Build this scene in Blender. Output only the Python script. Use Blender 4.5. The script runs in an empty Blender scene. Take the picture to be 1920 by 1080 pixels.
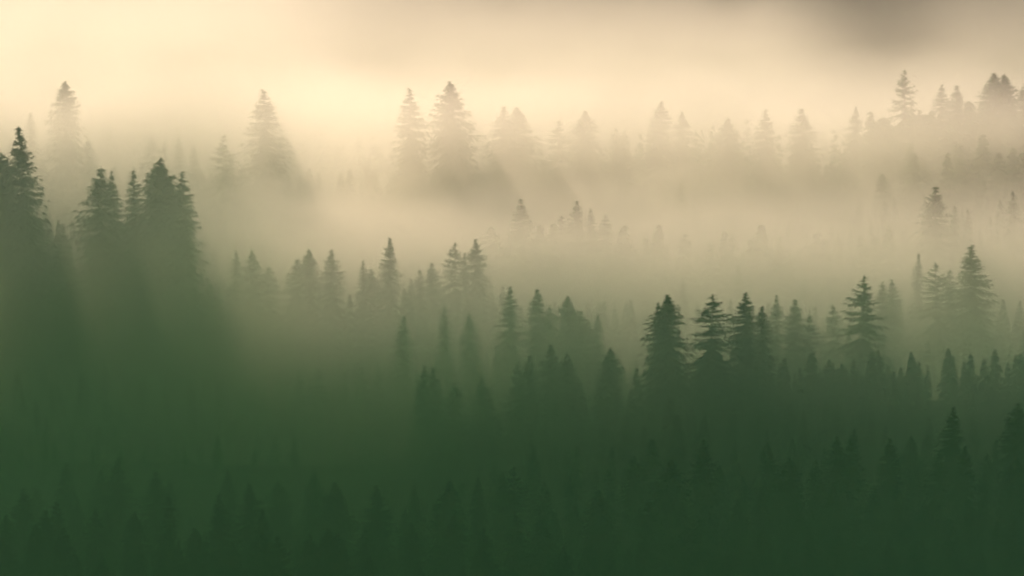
import bpy, math, random
import numpy as np
from mathutils import Vector, Matrix, Euler

S = bpy.context.scene
COL = S.collection
random.seed(7)

# ------------------------------------------------------------------ camera
PITCH = math.radians(-3.83)
F = 3583.0                                   # focal length in pixels of a 1920 wide frame
cam = bpy.data.cameras.new("camera")
cam.sensor_width = 36.0
cam.lens = 36.0 * F / 1920.0
cam.clip_start = 0.5
cam.clip_end = 6000.0
camo = bpy.data.objects.new("camera", cam)
camo.location = (0, 0, 0)
camo.rotation_euler = (math.pi / 2 + PITCH, 0, 0)
COL.objects.link(camo)
S.camera = camo

# ------------------------------------------------------------------ light
SUN_AZ, SUN_EL = math.radians(-26), math.radians(36)
world = bpy.data.worlds.new("World")
S.world = world
world.use_nodes = True
wn = world.node_tree
sky = wn.nodes.new("ShaderNodeTexSky")
sky.sky_type = 'NISHITA'
sky.sun_disc = False
sky.sun_elevation = SUN_EL
sky.sun_rotation = SUN_AZ
sky.air_density = 1.0
sky.dust_density = 1.3
bg = wn.nodes["Background"]
bg.inputs[1].default_value = 0.05
wn.links.new(sky.outputs[0], bg.inputs[0])

sl = bpy.data.lights.new("sun", 'SUN')
sl.energy = 5.0
sl.angle = math.radians(3.0)         # the disc is spread by the fog it shines through
sl.color = (1.0, 0.68, 0.51)
sun = bpy.data.objects.new("sun", sl)
to_sun = Vector((math.sin(SUN_AZ) * math.cos(SUN_EL), math.cos(SUN_AZ) * math.cos(SUN_EL), math.sin(SUN_EL)))
sun.rotation_euler = to_sun.to_track_quat('Z', 'Y').to_euler()
sun.location = (-300, 700, 400)
COL.objects.link(sun)

S.view_settings.view_transform = 'Standard'
S.view_settings.look = 'None'
S.view_settings.gamma = 1.0
S.view_settings.use_curve_mapping = False
S.view_settings.exposure = 0.5

S.render.engine = 'CYCLES'
cy = S.cycles
cy.use_denoising = True
try:
    cy.denoiser = 'OPENIMAGEDENOISE'
except Exception:
    pass
cy.use_adaptive_sampling = True
cy.adaptive_threshold = 0.03
cy.max_bounces = 4
cy.diffuse_bounces = 2
cy.glossy_bounces = 1
cy.transmission_bounces = 1
cy.transparent_max_bounces = 64
cy.volume_bounces = 3
cy.volume_step_rate = 1.0
cy.volume_max_steps = 256
cy.filter_width = 2.2

# ------------------------------------------------------------------ picture rays to places
def place(px, py, D):
    """World point at distance D (metres along +Y) seen at pixel (px, py) of the 1920 x 1080 frame."""
    v = Vector(((px - 960) / F, -(py - 540) / F, -1.0))
    v = Euler((math.pi / 2 + PITCH, 0, 0)).to_matrix() @ v
    return v * (D / v.y)

# ------------------------------------------------------------------ the terrain
# each ridge: distance, and where its ground runs in the picture
RIDGES = [
    (250, [(-900, 1130), (0, 1150), (500, 1170), (960, 1170), (1500, 1150), (2700, 1120)]),
    (305, [(-900, 850), (0, 870), (400, 880), (800, 880), (1000, 845), (1200, 785), (1330, 765), (1500, 750), (1900, 750), (2700, 730)]),
    (350, [(-900, 760), (300, 790), (600, 790), (750, 775), (950, 735), (1100, 742), (1400, 728), (1900, 715), (2700, 690)]),
    (395, [(-900, 450), (0, 520), (200, 545), (390, 600), (480, 655), (620, 660), (730, 640), (800, 665), (900, 640), (1100, 640), (1600, 655), (1850, 640), (2700, 600)]),
    (460, [(-900, 430), (0, 470), (400, 540), (700, 590), (979, 535), (1100, 530), (1300, 540), (1600, 575), (1750, 520), (1830, 540), (2700, 440)]),
    (500, [(-900, 400), (0, 430), (400, 490), (800, 520), (1300, 500), (1600, 460), (1700, 425), (1920, 395), (2700, 330)]),
    (545, [(-900, 320), (0, 345), (120, 350), (503, 375), (771, 370), (849, 362), (960, 350), (1100, 355), (1240, 345), (1440, 365), (1600, 350), (1700, 335), (1900, 325), (2700, 260)]),
    (640, [(-900, 400), (960, 400), (1700, 360), (2700, 280)]),
    (820, [(-900, 330), (960, 330), (1700, 300), (3000, 240)]),
    (990, [(-900, 200), (300, 190), (960, 170), (2000, 120), (3000, 60)]),
    (1120, [(-900, -60), (300, -60), (960, -70), (1400, -100), (2000, -170), (3000, -250)]),
    (1260, [(-900, -110), (300, -110), (960, -130), (1400, -160), (2000, -220), (3000, -300)]),
]
prof = []                                     # (Y, xs, zs)
prof.append((-160.0, [-900, 900], [-20.0, -20.0]))
prof.append((-20.0, [-900, 900], [-1.9, -1.9]))
prof.append((2.0, [-900, 900], [-2.0, -2.0]))
prof.append((12.0, [-900, 900], [-9.0, -9.0]))
prof.append((60.0, [-900, 900], [-36.0, -36.0]))
prof.append((150.0, [-900, 900], [-68.0, -68.0]))
prof.append((210.0, [-900, 900], [-80.0, -80.0]))
for D, pts in RIDGES:
    w = [place(px, py, D) for px, py in pts]
    prof.append((float(D), [p.x for p in w], [p.z for p in w]))
z_end = [p * 0.25 - 30 for p in prof[-1][2]]
prof.append((1500.0, list(prof[-1][1]), z_end))
prof.append((1700.0, list(prof[-1][1]), [z - 20 for z in z_end]))
PY = np.array([p[0] for p in prof])
DIP = {(305, 350): 3.0, (350, 395): 4.0, (395, 460): 6.0, (460, 500): 2.0, (500, 545): 4.0}

def ground_z(X, Y):
    X = np.atleast_1d(np.asarray(X, float)); Y = np.atleast_1d(np.asarray(Y, float))
    Z = np.stack([np.interp(X, p[1], p[2]) for p in prof])
    k = np.clip(np.searchsorted(PY, Y, side='right') - 1, 0, len(PY) - 2)
    t = np.clip((Y - PY[k]) / (PY[k + 1] - PY[k]), 0, 1)
    s = t * t * (3 - 2 * t) * 0.6 + t * 0.4
    i = np.arange(len(X))
    z = Z[k, i] * (1 - s) + Z[k + 1, i] * s
    for (a, b), d in DIP.items():
        u = np.clip((Y - a) / (b - a), 0, 1)
        z = z - d * np.sin(np.pi * u) ** 2
    far = np.clip((np.abs(Y - 300) - 30) / 400, 0.15, 1)
    z = z + far * (1.6 * np.sin(X * 0.061 + Y * 0.023) * np.sin(Y * 0.047 - X * 0.013) + 0.8 * np.sin(X * 0.17 + 1.3) * np.sin(Y * 0.15 + 0.4))
    return z

def gz(x, y):
    return float(ground_z(x, y)[0])

# ------------------------------------------------------------------ materials
def new_mat(name):
    m = bpy.data.materials.new(name)
    m.use_nodes = True
    nt = m.node_tree
    nt.nodes.clear()
    out = nt.nodes.new("ShaderNodeOutputMaterial")
    return m, nt, out

def foliage_mat(name, c1, c2):
    m, nt, out = new_mat(name)
    b = nt.nodes.new("ShaderNodeBsdfPrincipled")
    b.inputs["Roughness"].default_value = 0.75
    b.inputs["Specular IOR Level"].default_value = 0.05
    geo = nt.nodes.new("ShaderNodeNewGeometry")
    no = nt.nodes.new("ShaderNodeTexNoise")
    no.inputs["Scale"].default_value = 0.35
    no.inputs["Detail"].default_value = 3
    info = nt.nodes.new("ShaderNodeObjectInfo")
    add = nt.nodes.new("ShaderNodeMath"); add.operation = 'MULTIPLY_ADD'
    add.inputs[1].default_value = 0.4
    ramp = nt.nodes.new("ShaderNodeMix"); ramp.data_type = 'RGBA'
    nt.links.new(geo.outputs["Position"], no.inputs["Vector"])
    nt.links.new(info.outputs["Random"], add.inputs[0])
    nt.links.new(no.outputs["Fac"], add.inputs[2])
    nt.links.new(add.outputs[0], ramp.inputs[0])
    ramp.inputs[6].default_value = (*c1, 1)
    ramp.inputs[7].default_value = (*c2, 1)
    nt.links.new(ramp.outputs[2], b.inputs["Base Color"])
    tr = nt.nodes.new("ShaderNodeBsdfTranslucent")
    nt.links.new(ramp.outputs[2], tr.inputs["Color"])
    ms = nt.nodes.new("ShaderNodeMixShader"); ms.inputs[0].default_value = 0.35
    nt.links.new(b.outputs[0], ms.inputs[1]); nt.links.new(tr.outputs[0], ms.inputs[2])
    nt.links.new(ms.outputs[0], out.inputs["Surface"])
    return m

M_NEEDLE = foliage_mat("spruce_needles", (0.010, 0.105, 0.008), (0.022, 0.135, 0.016))
M_FOREST = foliage_mat("forest_needles", (0.010, 0.105, 0.008), (0.022, 0.135, 0.016))

def bark_mat():
    m, nt, out = new_mat("bark")
    b = nt.nodes.new("ShaderNodeBsdfPrincipled")
    b.inputs["Roughness"].default_value = 0.9
    tc = nt.nodes.new("ShaderNodeTexCoord")
    mp = nt.nodes.new("ShaderNodeMapping"); mp.inputs["Scale"].default_value = (60, 60, 12)
    no = nt.nodes.new("ShaderNodeTexNoise"); no.inputs["Scale"].default_value = 3; no.inputs["Detail"].default_value = 4
    mx = nt.nodes.new("ShaderNodeMix"); mx.data_type = 'RGBA'
    mx.inputs[6].default_value = (0.05, 0.035, 0.025, 1)
    mx.inputs[7].default_value = (0.13, 0.10, 0.08, 1)
    nt.links.new(tc.outputs["Object"], mp.inputs[0]); nt.links.new(mp.outputs[0], no.inputs["Vector"])
    nt.links.new(no.outputs["Fac"], mx.inputs[0]); nt.links.new(mx.outputs[2], b.inputs["Base Color"])
    nt.links.new(b.outputs[0], out.inputs["Surface"])
    return m
M_BARK = bark_mat()

def floor_mat():
    m, nt, out = new_mat("forest_floor")
    b = nt.nodes.new("ShaderNodeBsdfPrincipled")
    b.inputs["Roughness"].default_value = 0.95
    geo = nt.nodes.new("ShaderNodeNewGeometry")
    no = nt.nodes.new("ShaderNodeTexNoise"); no.inputs["Scale"].default_value = 0.12; no.inputs["Detail"].default_value = 8
    no.inputs["Roughness"].default_value = 0.65
    cr = nt.nodes.new("ShaderNodeValToRGB")
    e = cr.color_ramp.elements
    e[0].position = 0.3; e[0].color = (0.022, 0.060, 0.016, 1)
    e[1].position = 0.7; e[1].color = (0.040, 0.095, 0.028, 1)
    nt.links.new(geo.outputs["Position"], no.inputs["Vector"])
    nt.links.new(no.outputs["Fac"], cr.inputs[0]); nt.links.new(cr.outputs[0], b.inputs["Base Color"])
    nt.links.new(b.outputs[0], out.inputs["Surface"])
    return m

def mesh_obj(name, verts, faces, mat, parent=None):
    me = bpy.data.meshes.new(name)
    me.from_pydata(verts, [], faces)
    me.materials.append(mat)
    o = bpy.data.objects.new(name, me)
    COL.objects.link(o)
    if parent is not None:
        o.parent = parent
    return o

# ------------------------------------------------------------------ hillsides
def build_ground():
    xs = np.concatenate([np.linspace(-900, -260, 24)[:-1], np.linspace(-260, 260, 150), np.linspace(260, 900, 24)[1:]])
    ys = np.concatenate([np.linspace(-160, 230, 34)[:-1], np.linspace(230, 660, 160), np.linspace(660, 1700, 60)[1:]])
    GX, GY = np.meshgrid(xs, ys)
    GZ = ground_z(GX.ravel(), GY.ravel())
    v = np.stack([GX.ravel(), GY.ravel(), GZ], 1)
    nx, ny = len(xs), len(ys)
    f = [(j * nx + i, j * nx + i + 1, (j + 1) * nx + i + 1, (j + 1) * nx + i) for j in range(ny - 1) for i in range(nx - 1)]
    o = mesh_obj("hillside", v.tolist(), f, floor_mat())
    for p in o.data.polygons:
        p.use_smooth = True
    o["kind"] = "structure"
    o["label"] = "wooded hillside rising in ridges from the valley to the mountain"
    return o, float(GZ.min()), float(GZ.max())
hill, ZMIN, ZMAX = build_ground()

# ------------------------------------------------------------------ spruces (unit height)
def profile(t, R, k):
    tip = min(1.0, t / 0.13)
    return R * (1 - math.exp(-k * t)) * (0.45 + 0.55 * tip * tip * (3 - 2 * tip)) * (1.0 if t < 0.86 else max(0.25, 1 - (t - 0.86) * 4.5))

def make_crown(seed, R=0.17, k=2.6, base=0.10, whorls=34, nb=9, droop=0.25, ragged=0.22, gap=0.0, width=0.032, twigs=4):
    """Needle sprays on drooping branches in whorls; apex at z = 1."""
    rnd = random.Random(seed)
    V, Fc = [], []
    def tri(a, b, c):
        n = len(V); V.extend((a, b, c)); Fc.append((n, n + 1, n + 2))
    z_top = 0.985
    lob = [(rnd.uniform(0, 6.28), rnd.randint(1, 3), rnd.uniform(9, 26), rnd.uniform(.06, .16)) for _ in range(4)]
    for w in range(whorls):
        t = (w + 0.35 + rnd.uniform(-.3, .3)) / whorls
        t = t ** 1.12
        z = z_top - t * (z_top - base)
        sector = rnd.uniform(0, 6.28)
        n = nb if t > 0.12 else max(4, nb - 2)
        for b in range(n):
            if rnd.random() < gap:
                continue
            az = sector + b * 6.283 / n + rnd.uniform(-.35, .35)
            L = profile(1 - z, R, k) * (1 + rnd.uniform(-ragged, ragged * 0.8)) + 0.006
            L *= 1 + sum(am * math.sin(ph + m * az + f * z) for ph, m, f, am in lob)
            if rnd.random() < 0.10:
                L *= rnd.uniform(1.15, 1.4)
            elif rnd.random() < 0.10:
                L *= rnd.uniform(.35, .7)
            L = min(L, 1.32 * profile(1 - z, R, k) + 0.006)
            el0 = 0.55 - 1.0 * min(1, t * 1.9) + rnd.uniform(-.12, .12)
            ca, sa = math.cos(az), math.sin(az)
            # spine: starts at el0, sags, tip lifts a little
            pts = []
            r, zz = 0.0, z + rnd.uniform(-.022, .016)
            seg = 3 if L > 0.03 else 2
            for s in range(seg + 1):
                u = s / seg
                pts.append(Vector((ca * r, sa * r, zz)))
                el = el0 - droop * (0.5 + u) + (0.35 if u > .6 else 0)
                r += L / seg * math.cos(el); zz += L / seg * math.sin(el)
            side = Vector((-sa, ca, 0))
            wd = 1.35 * width * (0.45 + 0.55 * min(1.3, L / 0.12))
            for s in range(seg):
                a, c = pts[s], pts[s + 1]
                u0, u1 = s / seg, (s + 1) / seg
                w0 = wd * (0.55 + 0.6 * math.sin(math.pi * min(1, u0 + .15))) * 0.42
                w1 = 0.0015 if s == seg - 1 else wd * (0.55 + 0.6 * math.sin(math.pi * min(1, u1 + .15))) * 0.42
                dz = Vector((0, 0, -wd * 0.25))
                n0 = len(V)
                V.extend((a + side * w0 + dz, a - side * w0 + dz, c - side * w1 + dz, c + side * w1 + dz))
                Fc.append((n0, n0 + 1, n0 + 2, n0 + 3))
            for q in range(twigs if L > 0.025 else 2):
                u = (q + rnd.uniform(.25, .8)) / twigs
                u = min(.98, u)
                s = min(seg - 1, int(u * seg)); fr = u * seg - s
                p = pts[s].lerp(pts[s + 1], fr)
                d = (pts[s + 1] - pts[s]).normalized()
                for sg in (-1, 1):
                    l = wd * rnd.uniform(.75, 1.5) * (1.15 - .5 * u)
                    tip = p + (d * rnd.uniform(.5, .9) + side * sg * rnd.uniform(.6, 1.0)) * l + Vector((0, 0, -l * rnd.uniform(.15, .75)))
                    tri(p - d * wd * .22, p + d * wd * .22, tip)
    # leader
    for j in range(7):
        a = j * 0.9
        zc = 0.945 + j * 0.008
        d = Vector((math.cos(a), math.sin(a), 0))
        tri(Vector((0, 0, zc)) - d * .0045, Vector((0, 0, zc)) + d * .0045, Vector((0, 0, min(1.0, zc + .035))) + d * .001)
        tri(Vector((0, 0, zc)), Vector((0, 0, zc + .007)), Vector((d.x * .012, d.y * .012, zc + .012)))
    me = bpy.data.meshes.new("crown")
    me.from_pydata([tuple(v) for v in V], [], Fc)
    me.materials.append(M_NEEDLE)
    return me

def tube(V, Fc, path, radii, n=6):
    base = len(V)
    for i, p in enumerate(path):
        d = (path[min(i + 1, len(path) - 1)] - path[max(i - 1, 0)]).normalized()
        x = d.orthogonal().normalized(); y = d.cross(x)
        for j in range(n):
            a = 6.28318 * j / n
            V.append(p + (x * math.cos(a) + y * math.sin(a)) * radii[i])
    for i in range(len(path) - 1):
        for j in range(n):
            a = base + i * n + j; b = base + i * n + (j + 1) % n
            Fc.append((a, b, b + n, a + n))

def make_trunk(seed, r=0.011):
    rnd = random.Random(seed)
    V, Fc = [], []
    pts = [Vector((rnd.uniform(-.003, .003) * (i > 0), rnd.uniform(-.003, .003) * (i > 0), -0.03 + 1.0 * i / 8)) for i in range(9)]
    tube(V, Fc, pts, [r * 1.5] + [r * (1 - i / 9.5) for i in range(1, 9)], 7)
    me = bpy.data.meshes.new("trunk")
    me.from_pydata([tuple(v) for v in V], [], Fc)
    me.materials.append(M_BARK)
    return me

BASE = {
    # the outline is about R * (1 - exp(-k t)) at depth t below the tip
    'tall':    dict(R=.29, k=1.35, whorls=54, nb=9, droop=.24, ragged=.24, width=.030, gap=.06),
    'slender': dict(R=.18, k=1.6, whorls=54, nb=8, droop=.32, ragged=.30, width=.026, gap=.06),
    'broad':   dict(R=.335, k=1.55, whorls=52, nb=10, droop=.20, ragged=.25, width=.034, gap=.06),
    'open':    dict(R=.32, k=1.5, whorls=34, nb=7, droop=.16, ragged=.36, gap=.30, width=.034, twigs=5),
    'young':   dict(R=.27, k=1.45, whorls=30, nb=8, droop=.18, ragged=.28, width=.038, gap=.06),
}
rk = random.Random(99)
NVAR = 4
KINDS = {}
for kname, kw in BASE.items():
    KINDS[kname] = []
    for i in range(NVAR):
        q = dict(kw)
        q['R'] *= rk.uniform(.92, 1.08); q['k'] *= rk.uniform(.9, 1.1); q['droop'] += rk.uniform(-.07, .09)
        q['whorls'] = int(q['whorls'] * rk.uniform(.85, 1.1))
        KINDS[kname].append(q)
SLOPE = {}
CROWN, TRUNK = {}, {}
sd = 11
for kname, variants in KINDS.items():
    for i, kw in enumerate(variants):
        sd += 1
        CROWN[kname, i] = make_crown(sd, **kw)
        TRUNK[kname, i] = make_trunk(sd)
        SLOPE[kname, i] = profile(.22, kw['R'], kw['k']) / .22

proto = {}
for key, me in CROWN.items():
    proto[key] = me

n_tree = 0
def spruce(x, y, h, kind, label, group, wscale=1.0, rot=None, var=None):
    """One spruce: an Empty at the foot with its crown and trunk."""
    global n_tree
    n_tree += 1
    rnd = random.Random(n_tree * 7919)
    v = rnd.randrange(NVAR) if var is None else var
    e = bpy.data.objects.new("spruce_tree", None)
    e.empty_display_size = 0.5
    COL.objects.link(e)
    e.location = (x, y, gz(x, y))
    e.rotation_euler = (rnd.gauss(0, .02), rnd.gauss(0, .02), rnd.uniform(0, 6.28) if rot is None else rot)
    e.scale = (h * wscale, h * wscale, h)
    e["label"] = label; e["category"] = "tree"
    if group:
        e["group"] = group
    for nm, me in (("crown", CROWN[kind, v]), ("trunk", TRUNK[kind, v])):
        c = bpy.data.objects.new(nm, me)
        c.parent = e
        COL.objects.link(c)
    return e

G_BACK = "spruces of the pale back row"
G_LEFT = "spruces of the big clump on the left hill"
G_MID = "spruces of the middle ridge"
G_LOW = "spruces of the lower ridges"
G_FRONT = "spruces of the dark front ridge"
G_RIGHT = "spruces of the right shoulder"
# pixel x, pixel y of the tip, slope of the outline, distance, kind, group, label
TREES = [
 # left clump
 (2, 284, .42, 384, 'broad', G_LEFT, "broad spruce half cut off by the left edge of the photo"),
 (55, 237, .24, 380, 'tall', G_LEFT, "tallest dark spruce of the left clump, a slim cone near the left edge"),
 (115, 437, .40, 378, 'young', G_LEFT, "small spruce low in the gap between the two halves of the left clump"),
 (177, 314, .34, 382, 'tall', G_LEFT, "pointed spruce starting the second half of the left clump beside the gap"),
 (217, 321, .20, 388, 'slender', G_LEFT, "narrow spire wedged just right of the pointed spruce in the left clump"),
 (249, 319, .24, 390, 'slender', G_LEFT, "narrow spire just left of the wide dark top in the left clump"),
 (289, 295, .40, 384, 'broad', G_LEFT, "wide dark topped spruce, highest in the second half of the left clump"),
 (311, 312, .34, 387, 'tall', G_LEFT, "lower shoulder spruce crowding the wide dark top of the left clump"),
 (343, 322, .26, 380, 'tall', G_LEFT, "last spruce of the left clump, its long right side open to bright fog"),
 # back row, left to right
 (19, 258, .30, 540, 'tall', G_BACK, "ghostly spruce behind the left edge clump, almost lost in fog"),
 (58, 212, .26, 548, 'slender', G_BACK, "ghostly tip rising right behind the tallest dark spruce on the left"),
 (120, 152, .34, 548, 'broad', G_BACK, "broad washed out spruce towering pale behind the gap in the left clump"),
 (168, 260, .30, 545, 'young', G_BACK, "small ghostly spruce at the right foot of the broad washed out one"),
 (284, 257, .50, 535, 'open', G_BACK, "ragged pale spruce showing above the wide dark top of the left clump"),
 (308, 266, .24, 538, 'slender', G_BACK, "thin pale spire beside the ragged one above the left clump"),
 (334, 256, .24, 532, 'slender', G_BACK, "pale spire showing above the last trees of the left clump"),
 (364, 272, .26, 534, 'slender', G_BACK, "faint low spire between the left clump and the loose branched spruce"),
 (414, 250, .28, 512, 'open', G_BACK, "pale loose branched spruce at the left side of a very tall one"),
 (503, 167, .30, 525, 'tall', G_BACK, "very tall pale spruce alone against bright fog left of centre"),
 (771, 166, .28, 530, 'tall', G_BACK, "slimmer left one of the two tallest spruces near the centre"),
 (849, 153, .36, 528, 'broad', G_BACK, "fuller right one of the two tallest spruces near the centre"),
 (944, 199, .34, 532, 'tall', G_BACK, "left tip of the twin topped pair right of the two tallest"),
 (966, 201, .42, 530, 'broad', G_BACK, "right tip of the twin topped pair right of the two tallest"),
 (1048, 224, .38, 532, 'open', G_BACK, "ragged shorter spruce between the twin topped pair and a rounded one"),
 (1096, 208, .42, 536, 'broad', G_BACK, "rounded pale spruce beside the ragged shorter one"),
 (1155, 240, .30, 548, 'slender', G_BACK, "left of two stubby faint tips in the middle of the back row"),
 (1169, 245, .30, 548, 'slender', G_BACK, "right of two stubby faint tips in the middle of the back row"),
 (1234, 190, .34, 540, 'tall', G_BACK, "rosy pale cone above the brightest patch of fog in the back row"),
 (1279, 209, .32, 540, 'tall', G_BACK, "smaller rosy cone just right of the one above the brightest fog"),
 (1362, 220, .36, 528, 'broad', G_BACK, "first of three spaced cones, blunt and dark at its top"),
 (1438, 205, .28, 532, 'tall', G_BACK, "second of three spaced cones, slim and even"),
 (1510, 203, .34, 530, 'tall', G_BACK, "third of three spaced cones, widest at its foot"),
 (1602, 200, .24, 552, 'tall', G_BACK, "barely visible tip left of the big right group in the back row"),
 (1646, 222, .46, 530, 'broad', G_BACK, "low wide spruce at the left foot of the big right group"),
 (1696, 130, .30, 540, 'open', G_BACK, "highest spruce of the big right group, layered branches"),
 (1724, 205, .32, 536, 'tall', G_BACK, "shorter spruce crowding the right side of the highest one"),
 (1763, 159, .28, 538, 'slender', G_BACK, "left spire of a close pair in the big right group"),
 (1791, 160, .30, 538, 'tall', G_BACK, "right spire of a close pair in the big right group"),
 (1866, 137, .40, 536, 'broad', G_BACK, "left peak of the heavy double topped mass at the right edge"),
 (1889, 139, .40, 534, 'broad', G_BACK, "right peak of the heavy double topped mass at the right edge"),
 (1921, 153, .34, 540, 'tall', G_BACK, "spruce sliced by the right edge of the photo at the top"),
 # middle ridge
 (979, 372, .30, 452, 'tall', G_MID, "pale cone standing highest on the foggy middle ridge"),
 (1052, 403, .36, 455, 'young', G_MID, "low tip left of the second highest cone on the middle ridge"),
 (1079, 376, .28, 456, 'tall', G_MID, "second highest pale cone on the foggy middle ridge"),
 (1110, 390, .26, 458, 'slender', G_MID, "thin tip right of the second highest cone on the middle ridge"),
 (1133, 402, .40, 456, 'young', G_MID, "blunt low crown ending the middle ridge group"),
 (1277, 335, .26, 512, 'tall', G_MID, "lone washed out spruce below the two rosy cones"),
 (1303, 384, .28, 505, 'slender', G_MID, "dim low tip at the right foot of the lone washed out spruce"),
 (1382, 498, .20, 430, 'slender', G_MID, "faint thin spire in the fog above the dark spruces at right"),
 (1286, 516, .20, 425, 'slender', G_MID, "faint thin spire in the fog behind the dark front pair"),
 (1510, 512, .24, 430, 'slender', G_MID, "faint thin spire in open fog left of the lone layered spruce"),
 (1573, 437, .20, 450, 'slender', G_MID, "hardly visible spire in fog high above the lone layered spruce"),
 # lower ridges
 (440, 470, .26, 410, 'slender', G_LOW, "dim spire right against the foot of the left clump"),
 (478, 468, .34, 394, 'tall', G_LOW, "first sharp cone right of the left clump"),
 (503, 498, .36, 398, 'young', G_LOW, "small crown on the right shoulder of the first sharp cone"),
 (557, 486, .40, 396, 'tall', G_LOW, "lower left half of the double crowned spruce below the very tall one"),
 (576, 466, .34, 396, 'broad', G_LOW, "upper half of the double crowned spruce below the very tall one"),
 (620, 468, .32, 394, 'tall', G_LOW, "pointed spruce just right of the double crowned one"),
 (682, 488, .24, 398, 'slender', G_LOW, "thin tip on a low crown left of the small steeple"),
 (697, 505, .44, 402, 'young', G_LOW, "low rounded crown at the left foot of the small steeple"),
 (729, 445, .24, 396, 'tall', G_LOW, "small steeple like spruce alone below the two tallest"),
 (769, 523, .22, 385, 'slender', G_LOW, "skinny spire just right of the small steeple"),
 (788, 505, .28, 402, 'slender', G_LOW, "first step of the spruces climbing towards the middle ridge"),
 (811, 492, .32, 404, 'tall', G_LOW, "second step of the spruces climbing towards the middle ridge"),
 (852, 454, .40, 408, 'open', G_LOW, "wide loose spruce topping the climb to the middle ridge"),
 (873, 472, .18, 412, 'slender', G_LOW, "needle thin spire right of the wide loose spruce"),
 (897, 447, .30, 412, 'tall', G_LOW, "pointed spruce left below the highest cone of the middle ridge"),
 (757, 590, .26, 342, 'slender', G_LOW, "small dark spire alone in the mist left of centre"),
 (833, 575, .22, 360, 'slender', G_LOW, "dim thin spire in mist right of the small dark one"),
 (881, 587, .30, 352, 'tall', G_LOW, "dim spruce sunk in mist left of the centre spire"),
 (955, 537, .28, 340, 'slender', G_LOW, "centre spire, crisp slim spruce at the left of the centre trio"),
 (1008, 542, .32, 344, 'tall', G_LOW, "middle spruce of the centre trio"),
 (1036, 572, .30, 352, 'slender', G_LOW, "dim narrow tip inside the centre trio"),
 (1071, 555, .38, 336, 'broad', G_LOW, "right and darkest spruce of the centre trio"),
 (1095, 583, .40, 338, 'young', G_LOW, "low crown on the right side of the darkest centre spruce"),
 (1115, 587, .24, 342, 'slender', G_LOW, "last thin tip of the centre group before the bright gap"),
 # front ridge
 (792, 687, .30, 298, 'tall', G_FRONT, "left of two small dark tips low in the centre"),
 (818, 688, .28, 300, 'slender', G_FRONT, "right of two small dark tips low in the centre"),
 (846, 718, .40, 302, 'young', G_FRONT, "little crown right beneath the two small dark tips"),
 (908, 706, .32, 298, 'tall', G_FRONT, "lone small cone low between two dark groups"),
 (972, 674, .30, 300, 'open', G_FRONT, "ragged left half of a dark pair under the centre spire"),
 (989, 666, .28, 298, 'tall', G_FRONT, "pointed right half of a dark pair under the centre spire"),
 (1031, 645, .32, 302, 'tall', G_FRONT, "dark spruce below the centre trio, higher of two"),
 (1063, 661, .36, 302, 'broad', G_FRONT, "dark spruce below the centre trio, lower of two"),
 (1141, 652, .40, 306, 'broad', G_FRONT, "rounded dark crown left of the big crisp front spruce"),
 (1229, 567, .20, 304, 'slender', G_FRONT, "thin tip hugging the left side of the big crisp spruce"),
 (1249, 553, .42, 300, 'broad', G_FRONT, "big crisp dark spruce, fuller of the front pair"),
 (1330, 551, .50, 298, 'open', G_FRONT, "dark spruce with wide separate boughs, right of the front pair"),
 (1397, 548, .36, 312, 'tall', G_FRONT, "medium dark spruce right of the wide boughed one"),
 (1429, 574, .30, 310, 'tall', G_FRONT, "smaller dark spruce after the medium one on the front ridge"),
 (1454, 554, .20, 326, 'slender', G_FRONT, "paler thin spire behind the front ridge at right"),
 (1488, 561, .30, 328, 'tall', G_FRONT, "paler low cone right of the thin spire on the front ridge"),
 (1516, 590, .34, 326, 'young', G_FRONT, "tiny crown sinking into mist right of the paler low cone"),
 (1565, 570, .30, 334, 'young', G_FRONT, "dim tip left of the lone layered spruce"),
 (1610, 515, .38, 326, 'open', G_FRONT, "lone layered spruce with see through branches on the right"),
 # right shoulder
 (1652, 528, .30, 372, 'slender', G_RIGHT, "blurred twin spires right of the lone layered spruce, left one"),
 (1672, 524, .30, 374, 'slender', G_RIGHT, "blurred twin spires right of the lone layered spruce, right one"),
 (1721, 474, .20, 400, 'slender', G_RIGHT, "very thin broken looking spire in pale fog at right"),
 (1748, 349, .32, 440, 'tall', G_RIGHT, "neat cone below the big right group, highest on the right shoulder"),
 (1794, 385, .18, 450, 'slender', G_RIGHT, "pole thin spire, left of two right of the neat cone"),
 (1814, 391, .20, 450, 'slender', G_RIGHT, "pole thin spire, right of two right of the neat cone"),
 (1901, 358, .24, 470, 'slender', G_RIGHT, "dim spire in the dark haze by the right edge"),
 (1761, 493, .40, 372, 'open', G_RIGHT, "sparse spruce with thin top left of the crisp right spire"),
 (1786, 505, .24, 376, 'slender', G_RIGHT, "small tip beside the sparse spruce on the right shoulder"),
 (1827, 459, .34, 372, 'tall', G_RIGHT, "crisp spire shaped spruce near the right edge"),
]
for (px, py, sl_, D, kind, grp, lab) in TREES:
    top = place(px, py, D)
    h = top.z - gz(top.x, D)
    v = (px * 7 + py) % NVAR
    ws = (1.42 if grp is G_BACK else 1.28) * sl_ / SLOPE[kind, v]
    ws = min(1.75, max(.6, ws))
    if h < 5 or h > 32:
        print("tree height", round(h, 1), px, py, D)
    spruce(top.x, D, max(h, 3), kind, lab, grp, ws, var=v)

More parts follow.
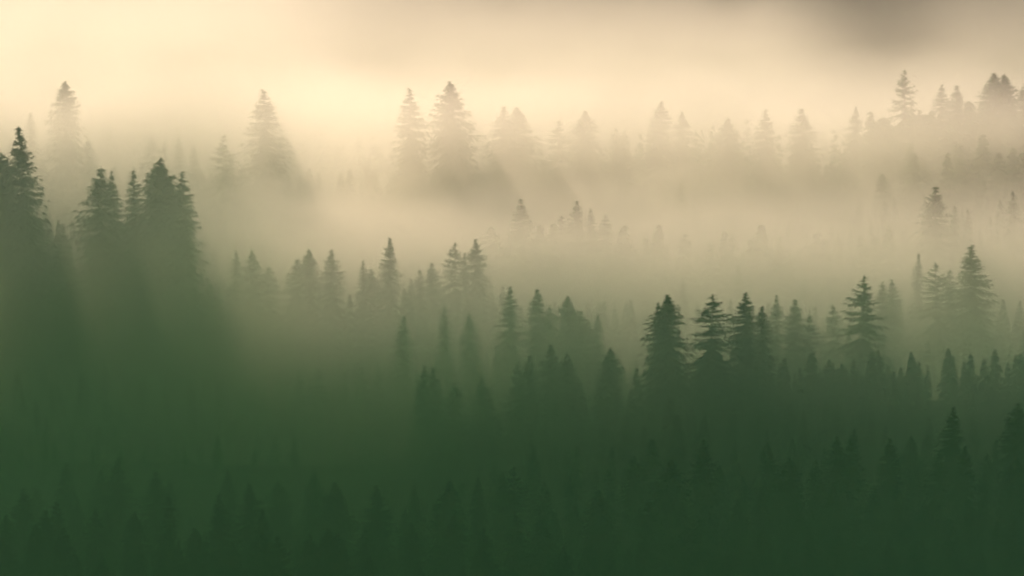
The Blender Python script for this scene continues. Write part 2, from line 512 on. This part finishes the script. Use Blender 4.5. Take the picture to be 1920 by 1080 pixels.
# ------------------------------------------------------------------ bare trees
def bare_tree(px, py, D, label, seed):
    rnd = random.Random(seed)
    top = place(px, py, D)
    g = gz(top.x, D)
    h = top.z - g
    e = bpy.data.objects.new("bare_tree", None)
    COL.objects.link(e)
    e.location = (top.x, D, g)
    e["label"] = label; e["category"] = "tree"; e["group"] = "bare leafless trees in the fog"
    V, Fc = [], []
    pts = [Vector((rnd.uniform(-.25, .25) * (i > 0), rnd.uniform(-.25, .25) * (i > 0), h * .78 * i / 8 - .4 * (i == 0))) for i in range(9)]
    tube(V, Fc, pts, [.26 * (1 - i / 10) for i in range(9)], 7)
    mesh_obj("trunk", [tuple(v) for v in V], Fc, M_BARK, e)
    V, Fc = [], []
    def limb(p, d, l, r, depth):
        path = [p]; q = p.copy(); dd = d.copy()
        for i in range(4):
            dd = (dd + Vector((rnd.uniform(-.22, .22), rnd.uniform(-.22, .22), rnd.uniform(-.02, .2)))).normalized()
            q = q + dd * l / 4; path.append(q.copy())
        tube(V, Fc, path, [r * (1 - .2 * i) for i in range(5)], 4)
        if depth:
            for i in range(5):
                a = path[1 + i % 4]
                limb(a, (dd + Vector((rnd.uniform(-1, 1), rnd.uniform(-1, 1), rnd.uniform(-.2, .7)))).normalized(), l * .55, r * .55, depth - 1)
    for i in range(15):
        a = rnd.uniform(0, 6.28); k = rnd.uniform(.38, .98)
        p = pts[0].lerp(Vector((0, 0, h * .78)), k)
        limb(p, Vector((math.cos(a), math.sin(a), .7 + k)).normalized(), h * rnd.uniform(.16, .26) * (1.25 - .5 * k), .085, 2)
    mesh_obj("crown", [tuple(v) for v in V], Fc, M_BARK, e)
bare_tree(690, 285, 536, "bare leafless tree with fine twigs fading in the fog left of the two tallest", 3)
bare_tree(633, 345, 538, "bare thin pole of a tree in the fog, right of the very tall spruce", 5)

# ------------------------------------------------------------------ trees of the dark lower slope
rs = np.random.RandomState(5)
def scatter(n, ylo, yhi, margin, sep):
    out, cell = [], {}
    for _ in range(n):
        y = rs.uniform(ylo, yhi)
        hw = y * math.tan(math.radians(15)) + margin
        x = rs.uniform(-hw, hw)
        k = (int(x // sep), int(y // sep))
        if any((x - a) ** 2 + (y - b) ** 2 < sep * sep for i in (-1, 0, 1) for j in (-1, 0, 1) for a, b in cell.get((k[0] + i, k[1] + j), ())):
            continue
        cell.setdefault(k, []).append((x, y)); out.append((x, y))
    return out
slope = scatter(8000, 222, 296, 14, 4.0)
cand = []
for x, y in slope:
    d = place(0, 0, 1)  # keeps the helper in use for the frame test below
    zt = gz(x, y) + 11
    v = Euler((math.pi / 2 + PITCH, 0, 0)).to_matrix().inverted() @ Vector((x, y, zt))
    sx, sy = 960 + F * v.x / -v.z, 540 - F * v.y / -v.z
    cand.append((y, x, sx, sy))
cand.sort()
single, rest = [], []
for y, x, sx, sy in cand:
    if y > 270 and x < -8:
        continue
    if -30 < sx < 1950 and sy < 1110 and len(single) < 185:
        single.append((x, y))
    else:
        rest.append((x, y))
for i, (x, y) in enumerate(single):
    spruce(x, y, rs.uniform(7.5, 16.5) * (.72 if y > 274 and x > 10 else 1 if y < 270 or x > -5 else .8 if y < 280 else .5), ('tall', 'broad', 'young', 'tall')[i % 4], "spruce merged into the dark green slope below the misty ridges", "spruces of the dark lower slope", rs.uniform(.9, 1.3))

# ------------------------------------------------------------------ the mass of the forest
def low_tree(seed, whorls=12, nb=7):
    rnd = random.Random(seed)
    V, Fc = [], []
    for w in range(whorls):
        t = (w + .4) / whorls
        z0 = 1 - t * .92
        o = rnd.uniform(0, 6)
        for b in range(nb):
            a = o + 6.283 * b / nb + rnd.uniform(-.25, .25)
            z = min(.97, z0 + rnd.uniform(-.06, .06))
            L = .27 * (1 - math.exp(-1.6 * (1 - z))) * rnd.uniform(.7, 1.2) + .012
            d = np.array((math.cos(a), math.sin(a), 0)); s = np.array((-d[1], d[0], 0))
            c = np.array((0, 0, z)); wd = .035 + .25 * L
            n = len(V)
            V += [c + [0, 0, .035], c + d * L * .6 + s * wd - [0, 0, L * .15], c + d * L - [0, 0, L * .45], c + d * L * .6 - s * wd - [0, 0, L * .15]]
            Fc += [(n, n + 1, n + 2), (n, n + 2, n + 3)]
    n = len(V)
    V += [np.array((.008, 0, .93)), np.array((-.006, .006, .93)), np.array((0, 0, 1.0)), np.array((-.004, -.008, .93))]
    Fc += [(n, n + 1, n + 2), (n + 1, n + 3, n + 2), (n + 3, n, n + 2)]
    return np.array(V), np.array(Fc)

def build_forest():
    models = [low_tree(i) for i in range(5)]
    far_models = [low_tree(20 + i, 5, 5) for i in range(3)]
    spots = []
    for x, y in rest:
        spots.append((x, y, rs.uniform(8, 13) * (.75 if x > 30 and y > 274 else .9 if y < 276 or x > -8 else .55), 0))
    for x, y in scatter(16000, 296, 640, 26, 4.6):
        ang = x / y
        h = rs.uniform(4.5, 9.5)
        if y > 575:
            h *= .6
        if 276 < y < 318 and ang < -.03 and rs.rand() < .6:
            continue
        if y < 345:
            h *= .6 if ang < -.03 else 1.0 if ang < .08 else .9
        if 505 < y < 575 and ang > .185:
            h *= 2.4
        elif 440 < y < 472 and -.03 < ang < .2:
            h *= 1.75
        elif 396 < y < 425 and -.09 < ang < .0:
            h *= 1.45
        spots.append((x, y, h, 0))
    for x, y in scatter(11000, 640, 1250, 60, 8.5):
        if y < 790:
            spots.append((x, y, rs.uniform(12, 20), 1))
    for _ in range(150):
        spots.append((rs.uniform(30, 100), rs.uniform(287, 309), rs.uniform(4.5, 8.5), 0))
    arr = np.array([(a, b) for a, b, _, _ in spots])
    zs = ground_z(arr[:, 0], arr[:, 1])
    Vs, Fs, base = [], [], 0
    for (x, y, h, far), z in zip(spots, zs):
        mv, mf = (far_models if far else models)[rs.randint(3 if far else 5)]
        a = rs.uniform(0, 6.28); ca, sa = math.cos(a), math.sin(a); w = h * rs.uniform(.85, 1.35) * (1.35 if 440 < y < 472 or 505 < y < 575 else 1)
        v = np.empty_like(mv)
        v[:, 0] = x + (mv[:, 0] * ca - mv[:, 1] * sa) * w
        v[:, 1] = y + (mv[:, 0] * sa + mv[:, 1] * ca) * w
        v[:, 2] = z + mv[:, 2] * h
        Vs.append(v); Fs.append(mf + base); base += len(mv)
    V = np.concatenate(Vs).astype(np.float32); Fc = np.concatenate(Fs).astype(np.int32)
    me = bpy.data.meshes.new("forest")
    me.vertices.add(len(V)); me.vertices.foreach_set("co", V.ravel())
    me.loops.add(Fc.size); me.loops.foreach_set("vertex_index", Fc.ravel())
    me.polygons.add(len(Fc)); me.polygons.foreach_set("loop_start", np.arange(0, Fc.size, 3, dtype=np.int32))
    me.update(calc_edges=True)
    me.materials.append(M_FOREST)
    o = bpy.data.objects.new("forest", me)
    COL.objects.link(o)
    o["kind"] = "stuff"
    o["label"] = "close grown forest covering the ridges under the fog"
    print("forest trees", len(spots), "triangles", len(Fc))
build_forest()

# ------------------------------------------------------------------ the air
def box(name, lo, hi, mat):
    x0, y0, z0 = lo; x1, y1, z1 = hi
    v = [(x0, y0, z0), (x1, y0, z0), (x1, y1, z0), (x0, y1, z0), (x0, y0, z1), (x1, y0, z1), (x1, y1, z1), (x0, y1, z1)]
    f = [(0, 3, 2, 1), (4, 5, 6, 7), (0, 1, 5, 4), (1, 2, 6, 5), (2, 3, 7, 6), (3, 0, 4, 7)]
    return mesh_obj(name, v, f, mat)

HAZE_DENSITY = 0.00004
AIR = (0.905, 0.958, 0.84)
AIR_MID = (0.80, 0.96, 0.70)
AIR_LOW = (0.44, 0.84, 0.40)          # mist darkened and greened to paint in shade and light off the trees
G_AIR = 0.48
m, nt, out = new_mat("haze_air")
pv = nt.nodes.new("ShaderNodeVolumePrincipled")
pv.inputs["Color"].default_value = (*AIR, 1)
pv.inputs["Density"].default_value = HAZE_DENSITY
pv.inputs["Anisotropy"].default_value = G_AIR
nt.links.new(pv.outputs[0], out.inputs["Volume"])
m.cycles.homogeneous_volume = True
hz = box("haze", (-910, -170, ZMIN - 1), (910, 1710, max(ZMAX + 22, place(420, -260, 890).z + 3)), m)
hz["kind"] = "stuff"
hz["label"] = "pale haze filling the whole valley"

def fog_mat(name, density, size, flat, rough, seed, edge, soft, tint):
    """A bank lying in a hollow: thick below, thinning upwards to a torn top, soft at its ends."""
    m, nt, out = new_mat(name)
    N, L = nt.nodes, nt.links
    def mth(op, a, b=None, c=None):
        n = N.new("ShaderNodeMath"); n.operation = op
        for i, q in enumerate((a, b, c)):
            if q is None:
                continue
            if isinstance(q, (int, float)):
                n.inputs[i].default_value = q
            else:
                L.new(q, n.inputs[i])
        return n.outputs[0]
    def fall(v, at0, at1):
        r = N.new("ShaderNodeMapRange"); r.interpolation_type = 'SMOOTHSTEP'
        r.inputs[1].default_value = at0; r.inputs[2].default_value = at1
        r.inputs[3].default_value = 1.0; r.inputs[4].default_value = 0.0
        L.new(v, r.inputs[0])
        return r.outputs[0]
    tc = N.new("ShaderNodeTexCoord")
    sp = N.new("ShaderNodeSeparateXYZ"); L.new(tc.outputs["Object"], sp.inputs[0])
    geo = N.new("ShaderNodeNewGeometry")
    mp = N.new("ShaderNodeMapping")
    mp.inputs["Rotation"].default_value = (0.0, math.radians(18), 0.3)
    mp.inputs["Location"].default_value = (seed * 3.7, seed * 1.9, seed * 2.3)
    mp.inputs["Scale"].default_value = (1 / (size * flat), 1 / (size * flat), 1 / size)
    L.new(geo.outputs["Position"], mp.inputs[0])
    no = N.new("ShaderNodeTexNoise"); no.inputs["Scale"].default_value = 1.0
    no.inputs["Detail"].default_value = 3.0; no.inputs["Roughness"].default_value = 0.5
    L.new(mp.outputs[0], no.inputs["Vector"])
    nz = mth('MULTIPLY_ADD', no.outputs["Fac"], 2.0 * rough, -rough)        # about -rough .. rough
    zz = mth('ADD', sp.outputs[2], nz)
    fz = fall(zz, 1.0 - rough - 2.0 * soft, 1.0 - rough)
    fx = fall(mth('ABSOLUTE', sp.outputs[0]), 1.0 - edge, 1.0)
    fy = fall(mth('ABSOLUTE', sp.outputs[1]), 0.35, 1.0)
    d = mth('MULTIPLY', mth('MULTIPLY', fx, fy), fz)
    d = mth('MULTIPLY', d, mth('MAXIMUM', mth('MULTIPLY_ADD', nz, 2.4, 1.0), 0.5))
    d = mth('MULTIPLY', d, density)
    p = N.new("ShaderNodeVolumePrincipled")
    p.inputs["Color"].default_value = (*tint, 1)
    p.inputs["Anisotropy"].default_value = G_AIR
    L.new(d, p.inputs["Density"])
    L.new(p.outputs[0], out.inputs["Volume"])
    return m

# middle pixel x, pixel y of the top and bottom, half width in metres, near and far end, optical depth straight through,
# noise size, noise strength, softness of the ends, softness of the top, label
FOG = [
 (100, -300, 400, 205, 795, 985, 1.9, 34, .2, .5, .6, AIR, "deep glowing fog wall far behind the pale back row on the left"),
 (1160, -280, 400, 142, 801, 974, 2.5, 30, .45, .6, .6, AIR, "fog wall far behind the back row right of the centre"),
 (2010, -320, 400, 120, 808, 961, 1.1, 24, .40, .75, .5, AIR, "thinner fog far behind the big right group of the back row"),
 (1680, 50, 430, 75, 691, 777, 1.5, 18, .35, .6, .6, AIR, "drifting fog below the gap at the top right"),
 (60, -160, 430, 120, 583, 659, 1.0, 20, .25, .6, .6, AIR, "bright fog rising behind the back row at the upper left"),
 (420, 40, 430, 140, 572, 668, .6, 18, .40, .4, .6, AIR, "glowing mist close behind the pale back row"),
 (900, 0, 560, 190, 472, 529, 1.65, 16, .30, .3, .35, AIR, "pale veil of mist hanging before the whole back row"),
 (1050, 235, 560, 170, 477, 532, 2.8, 12, .40, .35, .50, AIR, "bright fog bank drowning the feet of the pale back row"),
 (1200, 230, 640, 140, 405, 449, 1.8, 12, .40, .4, .60, AIR, "fog bank in the hollow below the middle ridge"),
 (560, 330, 640, 60, 411, 457, 1.0, 10, .40, .6, .65, AIR, "fog bank right of the big left clump"),
 (950, 200, 800, 130, 353, 390, 1.25, 10, .40, .4, .75, AIR, "mist behind the centre trio and the front ridge"),
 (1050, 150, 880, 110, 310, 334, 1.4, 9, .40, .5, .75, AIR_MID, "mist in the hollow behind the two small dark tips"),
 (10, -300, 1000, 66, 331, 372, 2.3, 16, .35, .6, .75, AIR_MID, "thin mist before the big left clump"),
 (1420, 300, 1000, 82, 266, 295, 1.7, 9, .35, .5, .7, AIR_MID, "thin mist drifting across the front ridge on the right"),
 (1900, 200, 700, 80, 392, 470, .9, 16, .35, .7, .8, AIR, "thin mist before the big right group"),
 (260, 250, 1300, 80, 243, 291.5, 1.5, 14, .35, .6, .7, AIR_LOW, "mist tinted dark green for shade, low on the left"),
 (900, 420, 1500, 75, 138, 221, 1.3, 16, .30, .35, .7, AIR_LOW, "mist tinted dark green for shade, hanging over the nearest trees"),
 (960, -100, 1300, 110, 206, 296, .82, 14, .35, .3, .7, AIR_LOW, "veil of mist tinted for shade over the lower slope"),
]
for i, (px, yt, yb, hw, d0, d1, tau, size, rough, edge, soft, low, lab) in enumerate(FOG):
    D = (d0 + d1) / 2
    t, b = place(px, yt, D), place(px, yb, D)
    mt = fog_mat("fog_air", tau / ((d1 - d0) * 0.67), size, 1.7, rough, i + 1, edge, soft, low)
    v = [(x, y, z) for z in (-1, 1) for x, y in ((-1, -1), (1, -1), (1, 1), (-1, 1))]
    f = [(0, 3, 2, 1), (4, 5, 6, 7), (0, 1, 5, 4), (1, 2, 6, 5), (2, 3, 7, 6), (3, 0, 4, 7)]
    o = mesh_obj("fog_bank", v, f, mt)
    o.location = (t.x, D, (t.z + b.z) / 2); o.scale = (hw, (d1 - d0) / 2, (t.z - b.z) / 2)
    o["kind"] = "stuff"; o["label"] = lab

# ------------------------------------------------------------------ the low cloud added out of view to keep the lower slope in shade
mt = fog_mat("shade_cloud_vapour", 0.6, 22, 2.0, .25, 31, .4, .5, (0.98, 0.98, 0.98))
v = [(x, y, z) for z in (-1, 1) for x, y in ((-1, -1), (1, -1), (1, 1), (-1, 1))]
f = [(0, 3, 2, 1), (4, 5, 6, 7), (0, 1, 5, 4), (1, 2, 6, 5), (2, 3, 7, 6), (3, 0, 4, 7)]
mt.cycles.volume_step_rate = 0.12
shade_cloud = mesh_obj("shade_cloud", v, f, mt)
cl_z = max(ZMAX + 22, place(420, -260, 890).z + 3) + 30
back = (cl_z + 52) / math.tan(SUN_EL)
shade_cloud.location = (math.sin(SUN_AZ) * back, -80 + math.cos(SUN_AZ) * back, cl_z)
shade_cloud.scale = (480, 400, 24)
shade_cloud.rotation_euler = (0, 0, math.radians(-14))
shade_cloud["kind"] = "stuff"; shade_cloud["label"] = "low cloud added out of view to shade the lower slope"
